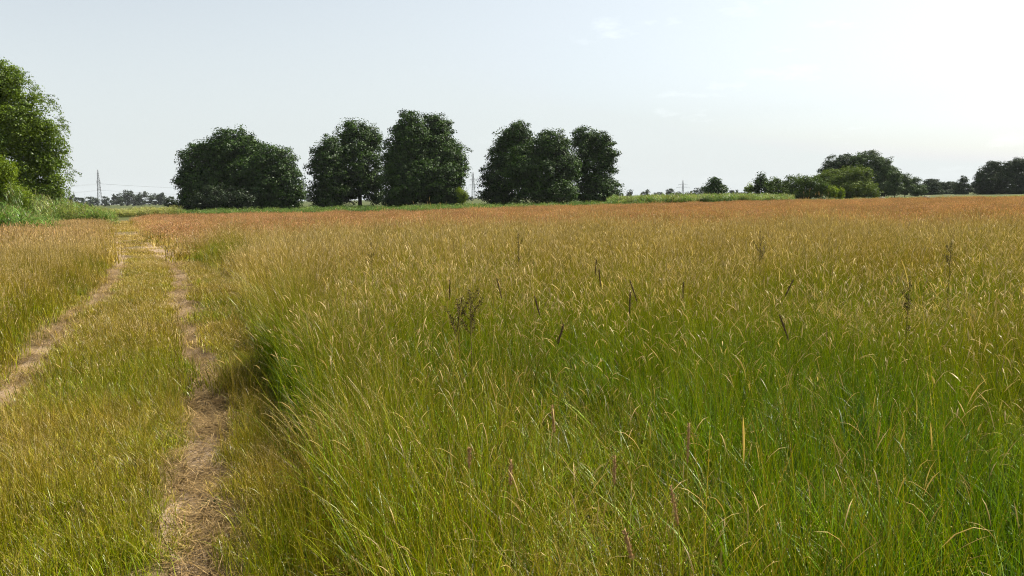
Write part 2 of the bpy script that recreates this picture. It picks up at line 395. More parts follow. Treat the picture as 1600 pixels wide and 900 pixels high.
def specks(mb, P, D, l, w, dry, head, rnd):
    """small rhombic spikelets at P pointing along D"""
    n = len(P)
    D = D / np.linalg.norm(D, axis=1, keepdims=True)
    q = rng.normal(size=(n, 3)); s = np.cross(D, q); s /= np.linalg.norm(s, axis=1, keepdims=True) + 1e-9
    l = np.broadcast_to(l, (n,))[:, None]; w = np.broadcast_to(w, (n,))[:, None]
    V = np.stack([P, P + D * l * .45 + s * w * .5, P + D * l, P + D * l * .45 - s * w * .5], 1)
    A = np.stack([np.broadcast_to(dry, (n,)), np.broadcast_to(head, (n,)), np.broadcast_to(rnd, (n,))], -1)
    mb.add(V.reshape(-1, 3), np.arange(n * 4).reshape(n, 4), np.repeat(A, 4, 0))

U = lambda a, b, n: rng.uniform(a, b, n)
def disc(n, r):
    a = U(0, 2 * PI, n); q = r * np.sqrt(U(0, 1, n))
    return np.stack([q * np.cos(a), q * np.sin(a), np.zeros(n)], -1)

def heads_on(mb, c, sel, wide, nspk, l, w, spread, head=1.0):
    """loose seed heads on the last fifth of the stems sel"""
    for i in sel:
        cc = c[i]; m = len(cc) - 1
        tt = np.sort(U(0.76, 1.0, nspk)); f = tt * m; k = np.minimum(f.astype(int), m - 1); fr = (f - k)[:, None]
        P = cc[k] * (1 - fr) + cc[k + 1] * fr
        ax = cc[k + 1] - cc[k]; ax /= np.linalg.norm(ax, axis=1, keepdims=True)
        q = rng.normal(size=(nspk, 3)); q[:, 2] *= 0.5
        sp = spread * (1.05 - (tt - 0.76) / 0.24)[:, None]
        off = q * sp * 0.6
        D = ax * 0.9 + q * 0.45
        specks(mb, P + off, D, l * U(.7, 1.3, nspk), w * U(.7, 1.3, nspk), 00.8, head, U(.1, .75, nspk))

def spikes_on(mb, c, sel, L, w, head=1.0):
    n = len(sel)
    if not n: return
    tip = c[sel, -1]; ax = c[sel, -1] - c[sel, -2]; ax /= np.linalg.norm(ax, axis=1, keepdims=True)
    th = np.arccos(np.clip(ax[:, 2], -1, 1)); az = np.arctan2(ax[:, 1], ax[:, 0])
    r = U(.3, 1, n); bd = U(.1, 1.3, n)
    for ph in (0, PI / 2):
        strips(mb, n, L * np.ones(n), w, tip, az, th, bd, az + PI / 2 + ph, 0.75, 0.85, head, r * .8, 3, bulge=True)

def tuft(leaf, stem, dead, r, H, lw, sw, spk, seedl, seedw, head, drybase, lean=0.0, spread=0.02, spikefrac=0.2, hd=1.0):
    """One grass tuft: leaves low down, stems above them, seed heads at the top."""
    mb = MB()
    n = leaf
    if n:
        az = U(0, 2 * PI, n)
        strips(mb, n, H * U(.35, .75, n), lw * U(.6, 1.3, n), disc(n, r), az, U(.02, .45, n), U(.1, 2.5, n) * U(.3, 1, n), az + PI / 2 + U(-.7, .7, n), drybase + U(-.12, .1, n), drybase + U(0, .3, n), 0, U(0, 1, n), 5, tip=0.05)
    n = dead
    if n:
        az = U(0, 2 * PI, n)
        strips(mb, n, H * U(.2, .6, n), lw * U(.5, 1.0, n), disc(n, r), az, U(.2, .8, n), U(.3, 2.2, n), az + PI / 2 + U(-.7, .7, n), drybase + .3, drybase + .55, 0, U(.3, 1, n), 5, tip=0.05)
    n = stem
    if n:
        az = np.where(rng.random(n) < .35, U(-.8, .8, n) + PI, U(0, 2 * PI, n))
        c = strips(mb, n, H * U(.75, 1.15, n), sw * U(.8, 1.3, n), disc(n, r), az, lean + U(.0, .22, n), U(.05, .9, n), U(0, PI, n), drybase + .02, drybase + .34, 0, U(.1, .9, n), 6, p=2.2, tip=0.5)
        k = int(n * head); kk = int(k * spikefrac)
        heads_on(mb, c, list(range(kk, k)), 0, spk, seedl, seedw, spread, hd)
        spikes_on(mb, c, np.arange(kk), U(.05, .10, kk), seedw * 1.6, .55 + .45 * (hd == 1.0))
    return mb

PROTO = {}
def protos(key, makers, mat):
    col = bpy.data.collections.new(key)
    for i, mk in enumerate(makers):
        o = mk().build('%s_%02d' % (key, i), mat, link=False)
        col.objects.link(o)
    PROTO[key] = (col, len(makers))

protos('near_meadow', [lambda: tuft(24, 7, 4, .10, .88, .0040, .0016, 9, .0055, .0016, .8, .27, spikefrac=.4, hd=.5) for _ in range(4)] +
       [lambda: tuft(34, 2, 5, .11, .78, .0046, .0016, 9, .0055, .0016, .6, .20, spikefrac=.4, hd=.5) for _ in range(5)] +
       [lambda: tuft(12, 9, 6, .12, .94, .0036, .0014, 20, .005, .0017, .85, .38, spread=.035, spikefrac=.3, hd=.5) for _ in range(3)] +
       [lambda: tuft(13, 0, 2, .08, .80, .0085, .0016, 10, .0055, .0019, .5, .16)], M_grass)
protos('mid_meadow', [lambda: tuft(70, 34, 10, .32, .86, .0060, .0024, 6, .012, .0040, .95, .33, spread=.02, spikefrac=.85, ) for _ in range(4)] +
       [lambda: tuft(90, 18, 10, .32, .78, .0072, .0026, 6, .012, .0045, .6, .24, spread=.02, spikefrac=.75) for _ in range(3)], M_grass)
protos('far_meadow', [lambda: tuft(110, 160, 0, .95, .50, .02, .008, 5, .035, .016, .95, .50, spread=.05, spikefrac=.3) for _ in range(5)], M_grass)
protos('short_grass', [lambda: tuft(34, 3, 10, .09, .24, .0030, .0014, 6, .005, .002, .5, .42) for _ in range(5)] +
       [lambda: tuft(24, 7, 12, .09, .32, .0028, .0014, 7, .005, .002, .6, .52) for _ in range(3)], M_grass)
protos('mid_short', [lambda: tuft(120, 18, 40, .28, .27, .0050, .0026, 5, .010, .004, .6, .46) for _ in range(5)], M_grass)
protos('far_short', [lambda: tuft(170, 50, 40, .7, .34, .014, .006, 4, .026, .012, .8, .54) for _ in range(4)], M_grass)
def lodged():
    mb = MB(); n = 16
    az = PI + U(-.45, .45, n)
    c = strips(mb, n, U(.6, 1.05, n), U(.0018, .0032, n), disc(n, .12), az, U(.15, .75, n), U(.5, 1.25, n), az + PI / 2 + U(-.6, .6, n), .75, U(.9, 1.1, n), 0, U(.3, 1, n), 7, p=1.3, tip=.4)
    heads_on(mb, c, range(10), 0, 14, .007, .0025, .014, .7)
    return mb
protos('lodged_grass', [lodged for _ in range(5)], M_grass)
def litter():
    mb = MB(); n = 46
    az = U(0, 2 * PI, n)
    b = disc(n, .14); b[:, 2] = U(.002, .022, n)
    strips(mb, n, U(.04, .20, n), U(.0018, .0042, n), b, az, U(1.15, 1.6, n), U(-.1, .6, n), az + PI / 2, U(.2, .6, n), U(.4, 1, n), 0, U(0, 1, n), 4, tip=.4)
    return mb
protos('straw_litter', [litter for _ in range(6)], M_straw)
def reed():
    mb = MB(); n = 26
    b = disc(n, .55); az = U(0, 2 * PI, n); H = U(1.35, 2.2, n)
    c = strips(mb, n, H, .014, b, az, U(0, .1, n), U(0, .25, n), U(0, PI, n), .35, .6, 0, U(.2, 1, n), 4, tip=.5)
    for k in range(7):
        t = U(.2, .95, n) * 4; i = np.minimum(t.astype(int), 3); f = (t - i)[:, None]
        P = c[np.arange(n), i] * (1 - f) + c[np.arange(n), i + 1] * f
        a2 = U(-.9, .9, n) + np.where(rng.random(n) < .6, 0, PI)
        strips(mb, n, U(.35, .65, n), U(.022, .045, n), P, a2, U(.3, .8, n), U(.3, 1.5, n), a2 + PI / 2, .3, U(.35, .8, n), 0, U(0, 1, n), 4, tip=.05)
    heads_on(mb, c, range(0, n, 3), 0, 12, .07, .03, .03)
    return mb
protos('reed_clump', [reed for _ in range(5)], M_reed)
def weeds():
    mb = MB(); n = 30
    b = disc(n, .6); az = U(0, 2 * PI, n)
    c = strips(mb, n, U(.5, 1.15, n), .012, b, az, U(0, .2, n), U(0, .5, n), U(0, PI, n), .3, .5, 0, U(0, 1, n), 4, tip=.5)
    m = 260
    k = rng.integers(0, n, m); t = U(.2, 1, m) * 4; i = np.minimum(t.astype(int), 3); f = (t - i)[:, None]
    P = c[k, i] * (1 - f) + c[k, i + 1] * f
    specks(mb, P, rng.normal(size=(m, 3)) * (1, 1, .6) + (0, 0, .2), U(.08, .18, m), U(.04, .08, m), U(.1, .55, m), 0, U(0, 1, m))
    return mb
protos('weed_clump', [weeds for _ in range(4)], M_reed)

# ------------------------------------------------------------------ scattering (stuff: geometry nodes instance the tufts on points)
def scatter_tree(col):
    ng = bpy.data.node_groups.new('scatter_' + col.name, 'GeometryNodeTree')
    ng.interface.new_socket('Geometry', in_out='INPUT', socket_type='NodeSocketGeometry')
    ng.interface.new_socket('Geometry', in_out='OUTPUT', socket_type='NodeSocketGeometry')
    nd, lk = ng.nodes, ng.links
    gi = nd.new('NodeGroupInput'); go = nd.new('NodeGroupOutput')
    ci = nd.new('GeometryNodeCollectionInfo'); ci.inputs['Collection'].default_value = col
    ci.inputs['Separate Children'].default_value = True; ci.inputs['Reset Children'].default_value = True
    ip = nd.new('GeometryNodeInstanceOnPoints'); ip.inputs['Pick Instance'].default_value = True
    def na(name, t):
        n = nd.new('GeometryNodeInputNamedAttribute'); n.data_type = t; n.inputs['Name'].default_value = name
        return next(s for s in n.outputs if s.enabled and s.name == 'Attribute')
    lk.new(gi.outputs[0], ip.inputs['Points']); lk.new(ci.outputs[0], ip.inputs['Instance'])
    lk.new(na('idx', 'INT'), ip.inputs['Instance Index']); lk.new(na('rot', 'FLOAT_VECTOR'), ip.inputs['Rotation'])
    lk.new(na('scl', 'FLOAT_VECTOR'), ip.inputs['Scale'])
    lk.new(ip.outputs[0], go.inputs[0])
    return ng
TREES = {}
def scatter(name, key, P, rot, scl, zone, label):
    col, cnt = PROTO[key]; n = len(P)
    if n == 0: return
    me = bpy.data.meshes.new(name); me.vertices.add(n); me.vertices.foreach_set('co', P.astype(np.float32).ravel())
    def put(nm, t, f, arr): a = me.attributes.new(nm, t, 'POINT'); a.data.foreach_set(f, arr)
    put('idx', 'INT', 'value', rng.integers(0, cnt, n).astype(np.int32))
    put('rot', 'FLOAT_VECTOR', 'vector', rot.astype(np.float32).ravel())
    put('scl', 'FLOAT_VECTOR', 'vector', scl.astype(np.float32).ravel())
    put('zone', 'FLOAT_COLOR', 'color', np.column_stack([zone, np.ones(n)]).astype(np.float32).ravel())
    o = bpy.data.objects.new(name, me); ROOT.objects.link(o)
    if key not in TREES: TREES[key] = scatter_tree(col)
    md = o.modifiers.new('scatter', 'NODES'); md.node_group = TREES[key]
    tag(o, label, None, None, 'stuff')
    return o

def wedge(r0, r1, dens, deg0=-44, deg1=44):
    a0, a1 = math.radians(deg0), math.radians(deg1)
    n = int(dens * 0.5 * (a1 - a0) * (r1 * r1 - r0 * r0))
    r = np.sqrt(U(r0 * r0, r1 * r1, n)); a = U(a0, a1, n)
    return np.sin(a) * r, np.cos(a) * r, r
def yaw(n, s=PI): return np.stack([U(-.06, .06, n), U(-.06, .06, n), U(-s, s, n)], -1)

def dryzone(x, y):
    """how dry the meadow is at a place: green damp patches near the camera, drier and then red with bent grass further out"""
    g = 0.36 + 0.17 * np.clip((np.hypot(x, y) - 5) / 9, 0, 1) + 0.30 * (vnoise(x, y, 2.0) - .5) + 0.20 * (vnoise(x + 40, y + 11, 7.0) - .5)
    g -= 0.16 * np.exp(-(((x - 1.55) / 0.8) ** 2 + ((y - 3.9) / 1.0) ** 2))     # greener patch
    g -= 0.04 * np.clip((x - 0.2) / 2.0, 0, 1) * np.clip((8 - y) / 6, 0, 1)
    g += 0.10 * np.exp(-np.clip(x - edge(y), 0, 9) / 1.8) * np.clip((np.hypot(x, y) - 7) / 5, 0, 1)   # parched rim further down the track
    return g
def redzone(x, y):
    r = np.hypot(x, y)
    return np.clip((r - 20) / 10 + 0.5 * (vnoise(x, y, 6) - .5), 0, 1)

def field(x, y, r, name, key, keep, label, hs=(0.85, 1.15), xy=1.0, red=True, dzo=0.0):
    m = keep & (x > edge(y)) & (y < yend(x, y)) & ((r > 25) | (rng.random(len(x)) < .15 + 1.5 * vnoise(x + 3, y + 9, .34)))
    x, y, r = x[m], y[m], r[m]; n = len(x)
    h = U(*hs, n) * (0.88 + 0.24 * vnoise(x, y, 1.6))
    h *= 0.68 + 0.64 * vnoise(x + 17, y + 5, .42); h *= 1 - .3 * np.clip((vnoise(x + 70, y + 31, .8) - .66) * 8, 0, 1) * (r < 14) ; h *= np.clip(0.72 + (r - 1.0) * 0.2, 0.72, 1)         # a little lower where the photographer stands
    z = np.stack([dryzone(x, y) + dzo, redzone(x, y) if red else 0 * x, U(0, 1, n)], -1)
    s = np.stack([np.ones(n) * xy, np.ones(n) * xy, h], -1)
    rot = yaw(n, PI); rot[:, :2] *= 1.6
    d = x - edge(y); e = np.clip(1 - d / 0.35, 0, 1) * (r < 30)
    rot[:, 1] -= e * U(-.10, .08, n) * np.clip(r / 6, .2, 1)                          # the rim of the field leans out over the track
    scatter(name, key, np.stack([x, y, gzv(x, y)], -1), rot, s, z, label)

x, y, r = wedge(0.95, 8.5, 125, -48, 46)
field(x, y, r, 'meadow_grass', 'near_meadow', rng.random(len(r)) < np.clip((9.5 - r) / 3.5, 0, 1), 'tall green and straw coloured meadow grass nearest the camera')
n = 3600                                                 # the standing wall of tall grass along the rim
y = U(1.6, 9.5, n); x = edge(y) + np.abs(rng.normal(0, .16, n)); r = np.hypot(x, y)
field(x, y, r, 'rim_grass', 'near_meadow', rng.random(n) < .12 + .75 * gap(y) * (.4 + .9 * vnoise(y, 0 * y, .5)), 'standing wall of tall grass along the rim of the meadow', (.72, .98), dzo=-.02)
x, y, r = wedge(3.8, 27, 20)
field(x, y, r, 'tall_grass', 'mid_meadow', (rng.random(len(r)) < np.clip((r - 3.8) / 3, 0, 1)) & (rng.random(len(r)) < np.clip((28 - r) / 8, 0, 1)), 'tall tan seeding grass in the middle of the meadow')
x, y, r = wedge(19, 122, 2.4, -42, 42)
field(x, y, r, 'red_grass', 'far_meadow', (rng.random(len(r)) < np.clip((r - 19) / 7, 0, 1)) & (rng.random(len(r)) < np.interp(r, [20, 60, 120], [1, .6, .35])), 'orange red haze of seeding grass across the far meadow', (0.85, 1.15))

# verge, centre strip and left bank
def low(x, y, r, name, key, keep, label, hmul=1.0):
    rm = rutmask(x, y)
    wide = {'short_grass': .01, 'mid_short': .33, 'far_short': .66}[key]
    rw = np.maximum(np.exp(-(np.abs(x - rutR(y)) / wide) ** 4), np.exp(-(np.abs(x - rutL(y)) / wide) ** 4))
    keep = keep & (rng.random(len(x)) > .93 * rw)
    keep = keep & (rng.random(len(x)) > .72 * gap(y) * np.exp(-((edge(y) - x - .14) / .22) ** 4))
    m = keep & (x < edge(y) + 0.05) & (y < 72) & (rng.random(len(x)) > rm * 1.18)
    x, y, r, rm = x[m], y[m], r[m], rm[m]; n = len(x)
    left = np.clip((rutL(y) - 0.15 - x) / 0.7, 0, 1)       # left bank grows taller
    h = (0.66 + 0.55 * vnoise(x, y, .8) + left * (0.95 + 0.6 * vnoise(x, y, 1.7)) * np.clip(1.3 - y / 60, .3, 1)) * (1 - .6 * rm) * U(.8, 1.2, n) * hmul
    dz = 0.46 + 0.26 * (vnoise(x, y, 1.1) - .5) + 0.22 * rm - 0.06 * left + 0.13 * np.clip((y - 8) / 14, 0, 1)
    sh = np.clip(1 - (edge(y) - x) / 0.42, 0, 1)
    h = h * np.where(x > rutL(y) - .5, np.interp(y, [10, 26], [1, .42]), 1)      # the trodden track is shorter further on
    h = h * (1 + (1 - gap(y)) * sh * 1.1 * (r < 12))
    sh = sh * gap(y)
    dz -= 0.12 * sh; h = h * (1 - .68 * sh)
    z = np.stack([dz, redzone(x, y) * .4, U(0, 1, n)], -1)
    s = np.stack([np.full(n, 1.0), np.full(n, 1.0), h], -1)
    rot = yaw(n); rot[:, :2] *= 2.5
    scatter(name, key, np.stack([x, y, gzv(x, y)], -1), rot, s, z, label)
x, y, r = wedge(1.6, 9.5, 190, -60, 30)
low(x, y, r, 'track_grass', 'short_grass', rng.random(len(r)) < np.clip((10 - r) / 3.5, 0, 1), 'short yellow green grass on the centre strip and verges of the track')
x, y, r = wedge(6.0, 30, 26, -46, 10)
low(x, y, r, 'bank_grass', 'mid_short', (rng.random(len(r)) < np.clip((r - 6) / 3, 0, 1)) & (rng.random(len(r)) < np.clip((31 - r) / 8, 0, 1)), 'golden grass on the bank left of the track', 1.0)
x, y, r = wedge(22, 82, 4.0, -44, 0)
low(x, y, r, 'verge_grass', 'far_short', rng.random(len(r)) < np.clip((r - 22) / 7, 0, 1), 'dry grass along the far bend of the track', 0.95)

# trodden straw in the ruts
x, y, r = wedge(1.8, 24, 150, -46, 0)
rm = rutmask(x, y); m = (rng.random(len(x)) < np.clip(rm * 1.15 - .05, 0, 1) * np.interp(r, [2, 7, 11, 24], [1.0, 1.0, .6, .4])) & (rng.random(len(x)) < .25 + 1.1 * vnoise(x, y, .5))
x, y = x[m], y[m]; n = len(x)
scatter('straw', 'straw_litter', np.stack([x, y, gzv(x, y) + .008], -1), yaw(n), np.stack([U(.8, 1.4, n)] * 3, -1), np.stack([U(.35, .65, n), 0 * x, U(0, 1, n)], -1), 'trodden straw lying in the wheel ruts')

# bleached grass lodged over the rim of the field
y = np.concatenate([rng.normal(4.3, .4, 7), rng.normal(13.6, 1.0, 40), U(6, 22, 26)]); n = len(y)
y = np.clip(y, 3.0, 24); x = edge(y) + rng.normal(.02, .12, n); m = np.ones(n, bool)
x, y = x[m], y[m]; n = len(x)
rot = np.stack([0 * x, U(-.15, .2, n), U(-.6, .35, n) - .35], -1)
scatter('lodged_grass', 'lodged_grass', np.stack([x, y, gzv(x, y)], -1), rot, np.stack([U(.45, .75, n)] * 3, -1), np.stack([U(.14, .34, n), 0 * x, U(0, 1, n)], -1), 'bleached bent grass leaning out over the track verge')
n = 5
x = rng.normal(-.62, .12, n); y = rng.normal(4.2, .25, n)
scatter('bent_grass', 'lodged_grass', np.stack([x, y, gzv(x, y) + .05], -1), np.stack([0 * x, U(-.1, .3, n), U(-.9, .2, n)], -1), np.stack([U(.65, .85, n)] * 3, -1), np.stack([U(.30, .48, n), 0 * x, U(0, 1, n)], -1), 'pale bent clump of grass inside the meadow rim')

# green strips beyond the field
def strip_of(name, key, pxs, Y0, Y1, n, hs, label, dz=(.35, .6), fall=None):
    px = U(pxs[0], pxs[1], n); Y = U(Y0, Y1, n)
    P = np.array([foot(a, b) for a, b in zip(px, Y)])
    h = U(*hs, n) * (np.interp(px, *fall) if fall else 1) * (0.75 + 0.5 * vnoise(P[:, 0], P[:, 1], 5.0))
    scatter(name, key, P, yaw(n), np.stack([np.full(n, 1.15), np.full(n, 1.15), h], -1), np.stack([U(*dz, n), 0 * h, U(0, 1, n)], -1), label)
strip_of('reed_bed', 'reed_clump', (-140, 172), 60, 86, 560, (.45, 1.2), 'green reeds along the foot of the left tree', (.4, .8), ([0, 60, 120, 172], [1.3, 1.15, .75, .35]))
strip_of('lush_grass', 'reed_clump', (-160, 80), 36, 62, 240, (.45, .95), 'lush green growth at the left edge below the yellow green bush', (.3, .6), ([-160, 0, 80], [1, .9, .4]))
strip_of('plumed_reeds', 'reed_clump', (110, 275), 96, 118, 240, (.25, .55), 'pale plumed reeds in front of the far left wood', (.7, .95))
strip_of('green_reeds', 'reed_clump', (955, 1235), 112, 140, 800, (.42, .72), 'bright green reed belt right of the alders', (.4, .75))
strip_of('nettles', 'weed_clump', (255, 1010), 100, 150, 1500, (.3, .8), 'low green weeds at the foot of the alder groups', (.4, .75))
strip_of('rough_grass', 'weed_clump', (1200, 1680), 106, 150, 900, (.2, .45), 'rough pale grass along the right end of the meadow', (.75, 1.0))

# ------------------------------------------------------------------ trees
def crown_mesh(lobes, name, mat, leaf, aspect, lai, clump, flat=1.0, up=0.5, ragged=0.12, droop=0.0, bough=.34, corefrac=.58):
    """Leaves in clumps through the outer part of each lobe; lobes are (centre, rx, ry, rz) in metres."""
    mb = MB()
    L = [(np.array(c), np.array(s)) for c, s in lobes]
    for li, (c, s) in enumerate(L):
        area = PI * (s[0] * s[2] + s[0] * s[1] + s[1] * s[2]) / 3 * 2
        la = leaf * leaf * aspect * 0.5
        n = int(lai * area / la)
        per = 44
        nc = max(4, n // per)
        nb = int(np.clip(area * bough, 7, 90))
        bd = rng.normal(size=(nb, 3)); bd /= np.linalg.norm(bd, axis=1, keepdims=True)
        B = c + bd * s * U(.66, .90, nb)[:, None]
        br = np.mean(s) * U(.22, .46, nb)
        kb = rng.choice(nb, nc, p=br ** 2 / (br ** 2).sum())
        q = rng.normal(size=(nc, 3)); q /= np.linalg.norm(q, axis=1, keepdims=True)
        C = B[kb] + q * br[kb][:, None] * U(.6, 1.0, nc)[:, None] * np.array([1.1, 1.1, .75])
        C += rng.normal(size=(nc, 3)) * ragged * .25 * np.mean(s)
        core = rng.random(nc) < corefrac
        dd = rng.normal(size=(nc, 3)); dd /= np.linalg.norm(dd, axis=1, keepdims=True)
        C = np.where(core[:, None], c + dd * s * U(.35, .97, nc)[:, None], C)
        d = np.where(core[:, None], dd, q)
        keep = C[:, 2] > 0.15
        for lj, (c2, s2) in enumerate(L):
            if lj != li: keep &= (np.linalg.norm((C - c2) / s2, axis=1) > 0.55) | (rng.random(nc) < .15)
        C = C[keep]; d = d[keep]; nc = len(C)
        cr = clump * U(.55, 1.35, nc)
        tone = np.clip(rng.normal(.5, .22, nc), 0, 1)
        k = np.repeat(np.arange(nc), per); m = len(k)
        off = rng.normal(size=(m, 3)); off *= (U(0, 1, m) ** .45 * 1.05 / np.linalg.norm(off, axis=1))[:, None]; off[:, 2] *= flat
        P = C[k] + off * cr[k][:, None]
        P[:, 2] -= droop * np.abs(off[:, 2]) * cr[k]
        od = off / (np.linalg.norm(off, axis=1, keepdims=True) + 1e-6)
        nrm = rng.normal(size=(m, 3)) * .55 + od * .7 + d[k] * 0.6 + np.array([0, 0, up])
        nrm /= np.linalg.norm(nrm, axis=1, keepdims=True)
        t = np.cross(nrm, rng.normal(size=(m, 3))); t /= np.linalg.norm(t, axis=1, keepdims=True)
        b = np.cross(nrm, t)
        l = (leaf * U(.6, 1.3, m))[:, None]; w = l * aspect
        fold = nrm * l * 0.12
        V = np.stack([P - t * l * .5, P + b * w * .5 + fold, P + t * l * .5, P - b * w * .5 + fold], 1)
        A = np.stack([np.clip(tone[k] + rng.normal(0, .15, m), 0, 1), U(0, 1, m), np.zeros(m)], -1)
        F = np.arange(m * 4).reshape(m, 4)
        T = np.concatenate([F[:, [0, 1, 2]], F[:, [0, 2, 3]]])
        mb.add(V.reshape(-1, 3), T, np.repeat(A, 4, 0))
    return mb

def wood(root, H, lobes, mat, r0, nl=5, fork=True):
    mb = MB()
    x0 = rng.normal(0, .15, 2)
    pts = [(0, 0, -.1), (x0[0] * .5, x0[1] * .5, H * .25), (x0[0], x0[1], H * .55), (x0[0] * 1.6, x0[1] * 1.4, H * .86)]
    tube(mb, pts, [r0 * 1.25, r0 * .85, r0 * .5, r0 * .12], 8)
    mb.build('trunk', mat, root, smooth=True)
    for i in range(nl):
        c, s = lobes[i % len(lobes)]
        z0 = H * random.uniform(.16, .45)
        p0 = Vector((x0[0] * .8, x0[1] * .8, z0))
        p2 = Vector(c) + Vector((random.uniform(-.6, .6) * s[0], random.uniform(-.6, .6) * s[1], random.uniform(-.1, .6) * s[2]))
        if p2.z < z0: p2.z = z0 + .4
        p1 = (p0 + p2) / 2 + Vector((0, 0, -.06 * H))
        lb = MB(); tube(lb, [p0, p1, p2], [r0 * .42, r0 * .27, r0 * .06], 6)
        lb.build('limb', mat, root, smooth=True)

KIND = {
    'alder': dict(mat=M_alder, leaf=.30, aspect=.72, lai=5.2, clump=.88, flat=.6, up=.7, ragged=.12, corefrac=.68),
    'shrub': dict(mat=M_bushdark, leaf=.24, aspect=.6, lai=2.8, clump=.5, flat=.8, up=.5, ragged=.12),
    'birch': dict(mat=M_birch, leaf=.18, aspect=.75, lai=4.6, clump=.6, flat=1.1, up=.5, ragged=.24, droop=.4),
    'light': dict(mat=M_lightbush, leaf=.17, aspect=.4, lai=4.0, clump=.45, flat=1.4, up=.4, ragged=.28),
    'willow': dict(mat=M_willow, leaf=.30, aspect=.45, lai=3.0, clump=.8, flat=.7, up=.7, ragged=.14, corefrac=.66),
    'willowdark': dict(mat=M_willowdark, leaf=.30, aspect=.5, lai=3.0, clump=.8, flat=.7, up=.7, ragged=.16, corefrac=.66),
    'pine': dict(mat=M_pine, leaf=.38, aspect=.40, lai=4.4, clump=.8, flat=.55, up=.7, ragged=.10, corefrac=.85),
    'pinedark': dict(mat=M_pinedark, leaf=.44, aspect=.42, lai=4.2, clump=.9, flat=.55, up=.6, ragged=.2, corefrac=.85),
    'far': dict(mat=M_far, leaf=.8, aspect=.75, lai=2.2, clump=1.5, flat=.7, up=.6, ragged=.08),
}
def tree(name, kind, px, Y, lobes_px, label, cat='tree', group=None, bark=None, nl=5, depth=1.0, r0=None, **over):
    b = foot(px, Y)
    root = empty(name, b, label, cat, group)
    k = Y / FPX
    lobes = []; top = 0
    for (cx, cy, rx, ry) in lobes_px:
        dy = random.uniform(-.35, .35) * rx * k * depth
        p = at(cx, cy, Y + dy) - b
        lobes.append((tuple(p), (rx * k, rx * k * depth * .9, ry * k))); top = max(top, p.z + ry * k)
    kw = dict(KIND[kind]); kw.update(over); mat = kw.pop('mat')
    crown_mesh(lobes, 'crown', mat, **kw).build('crown', mat, root)
    wood(root, top, lobes, bark or M_bark, r0 or max(.05, top * .013), nl)
    return root

GA = 'trees of the left group'; GB = 'trees of the middle group'; GC = 'trees of the right group'
tree('alder_tree', 'alder', 345, 136, [(310, 258, 32, 34), (364, 226, 35, 27), (335, 245, 32, 30), (392, 246, 28, 28), (385, 275, 62, 44), (325, 285, 46, 34), (296, 290, 22, 26), (370, 282, 46, 42), (300, 316, 24, 14), (350, 318, 40, 12)],
     'broad dark tree at the left end of the leftmost tree group', 'tree', GA, nl=8)
tree('alder_tree', 'alder', 425, 130, [(432, 252, 32, 29), (412, 287, 42, 38), (445, 290, 29, 36), (388, 270, 26, 26), (462, 303, 14, 24), (430, 320, 40, 11)],
     'lower dark tree at the right end of the leftmost tree group', 'tree', GA, nl=7)
tree('shrub', 'shrub', 340, 126, [(340, 306, 32, 20), (312, 315, 20, 14), (375, 312, 26, 17)], 'dark rounded shrub in front of the leftmost tree group', 'shrub', nl=3)
tree('shrub', 'shrub', 268, 150, [(268, 316, 9, 10), (280, 320, 10, 9)], 'small grey green shrub left of the leftmost tree group', 'shrub', nl=2)
tree('alder_tree', 'alder', 512, 138, [(516, 226, 14, 18), (513, 244, 21, 24), (510, 264, 26, 36), (512, 298, 30, 27), (512, 315, 24, 10)],
     'slim lower tree at the left of the middle tree group', 'tree', GB)
tree('alder_tree', 'alder', 562, 143, [(554, 207, 25, 22), (576, 216, 20, 24), (560, 226, 35, 28), (560, 250, 39, 40), (566, 284, 38, 26), (540, 272, 40, 42), (545, 302, 18, 18), (586, 305, 18, 16)],
     'tree with a bare trunk foot between slim tree and tallest tree', 'tree', GB, lai=3.6, r0=.3)
tree('alder_tree', 'alder', 638, 134, [(642, 197, 20, 24), (638, 215, 29, 28), (630, 248, 36, 44), (632, 288, 36, 34), (625, 312, 30, 12)],
     'left dome of the tallest tree pair in the middle group', 'tree', GB, nl=7)
tree('alder_tree', 'alder', 690, 137, [(682, 199, 23, 25), (688, 218, 31, 30), (692, 252, 38, 44), (662, 244, 28, 42), (662, 276, 64, 44), (688, 290, 38, 34), (714, 262, 15, 34), (700, 312, 28, 12)],
     'right dome of the tallest tree pair in the middle group', 'tree', GB, nl=7)
tree('shrub', 'light', 722, 131, [(722, 306, 7, 17)], 'pale green climbing shrub at the right foot of the tallest trees', 'shrub', nl=2, leaf=.22)
tree('alder_tree', 'alder', 800, 141, [(812, 206, 19, 18), (806, 222, 30, 24), (800, 243, 40, 34), (790, 275, 38, 32), (770, 292, 24, 20), (790, 311, 30, 10)],
     'wide tree at the left of the right tree group', 'tree', GC, nl=7)
tree('alder_tree', 'alder', 862, 134, [(862, 227, 27, 27), (856, 264, 40, 44), (862, 300, 42, 22), (832, 262, 44, 46), (888, 275, 18, 38)],
     'middle tree of the right tree group with pointed top', 'tree', GC, nl=7)
tree('alder_tree', 'alder', 928, 143, [(916, 221, 25, 24), (945, 232, 17, 28), (925, 262, 36, 37), (932, 299, 42, 24), (956, 240, 12, 7)],
     'tree with two uneven tops at the right of the right tree group', 'tree', GC, nl=7)
tree('young_tree', 'alder', 1118, 165, [(1118, 284, 8, 10), (1116, 293, 16, 9), (1122, 299, 15, 6), (1108, 297, 9, 5)], 'small lone tree behind the green reeds', 'tree', None, leaf=.34, nl=4)
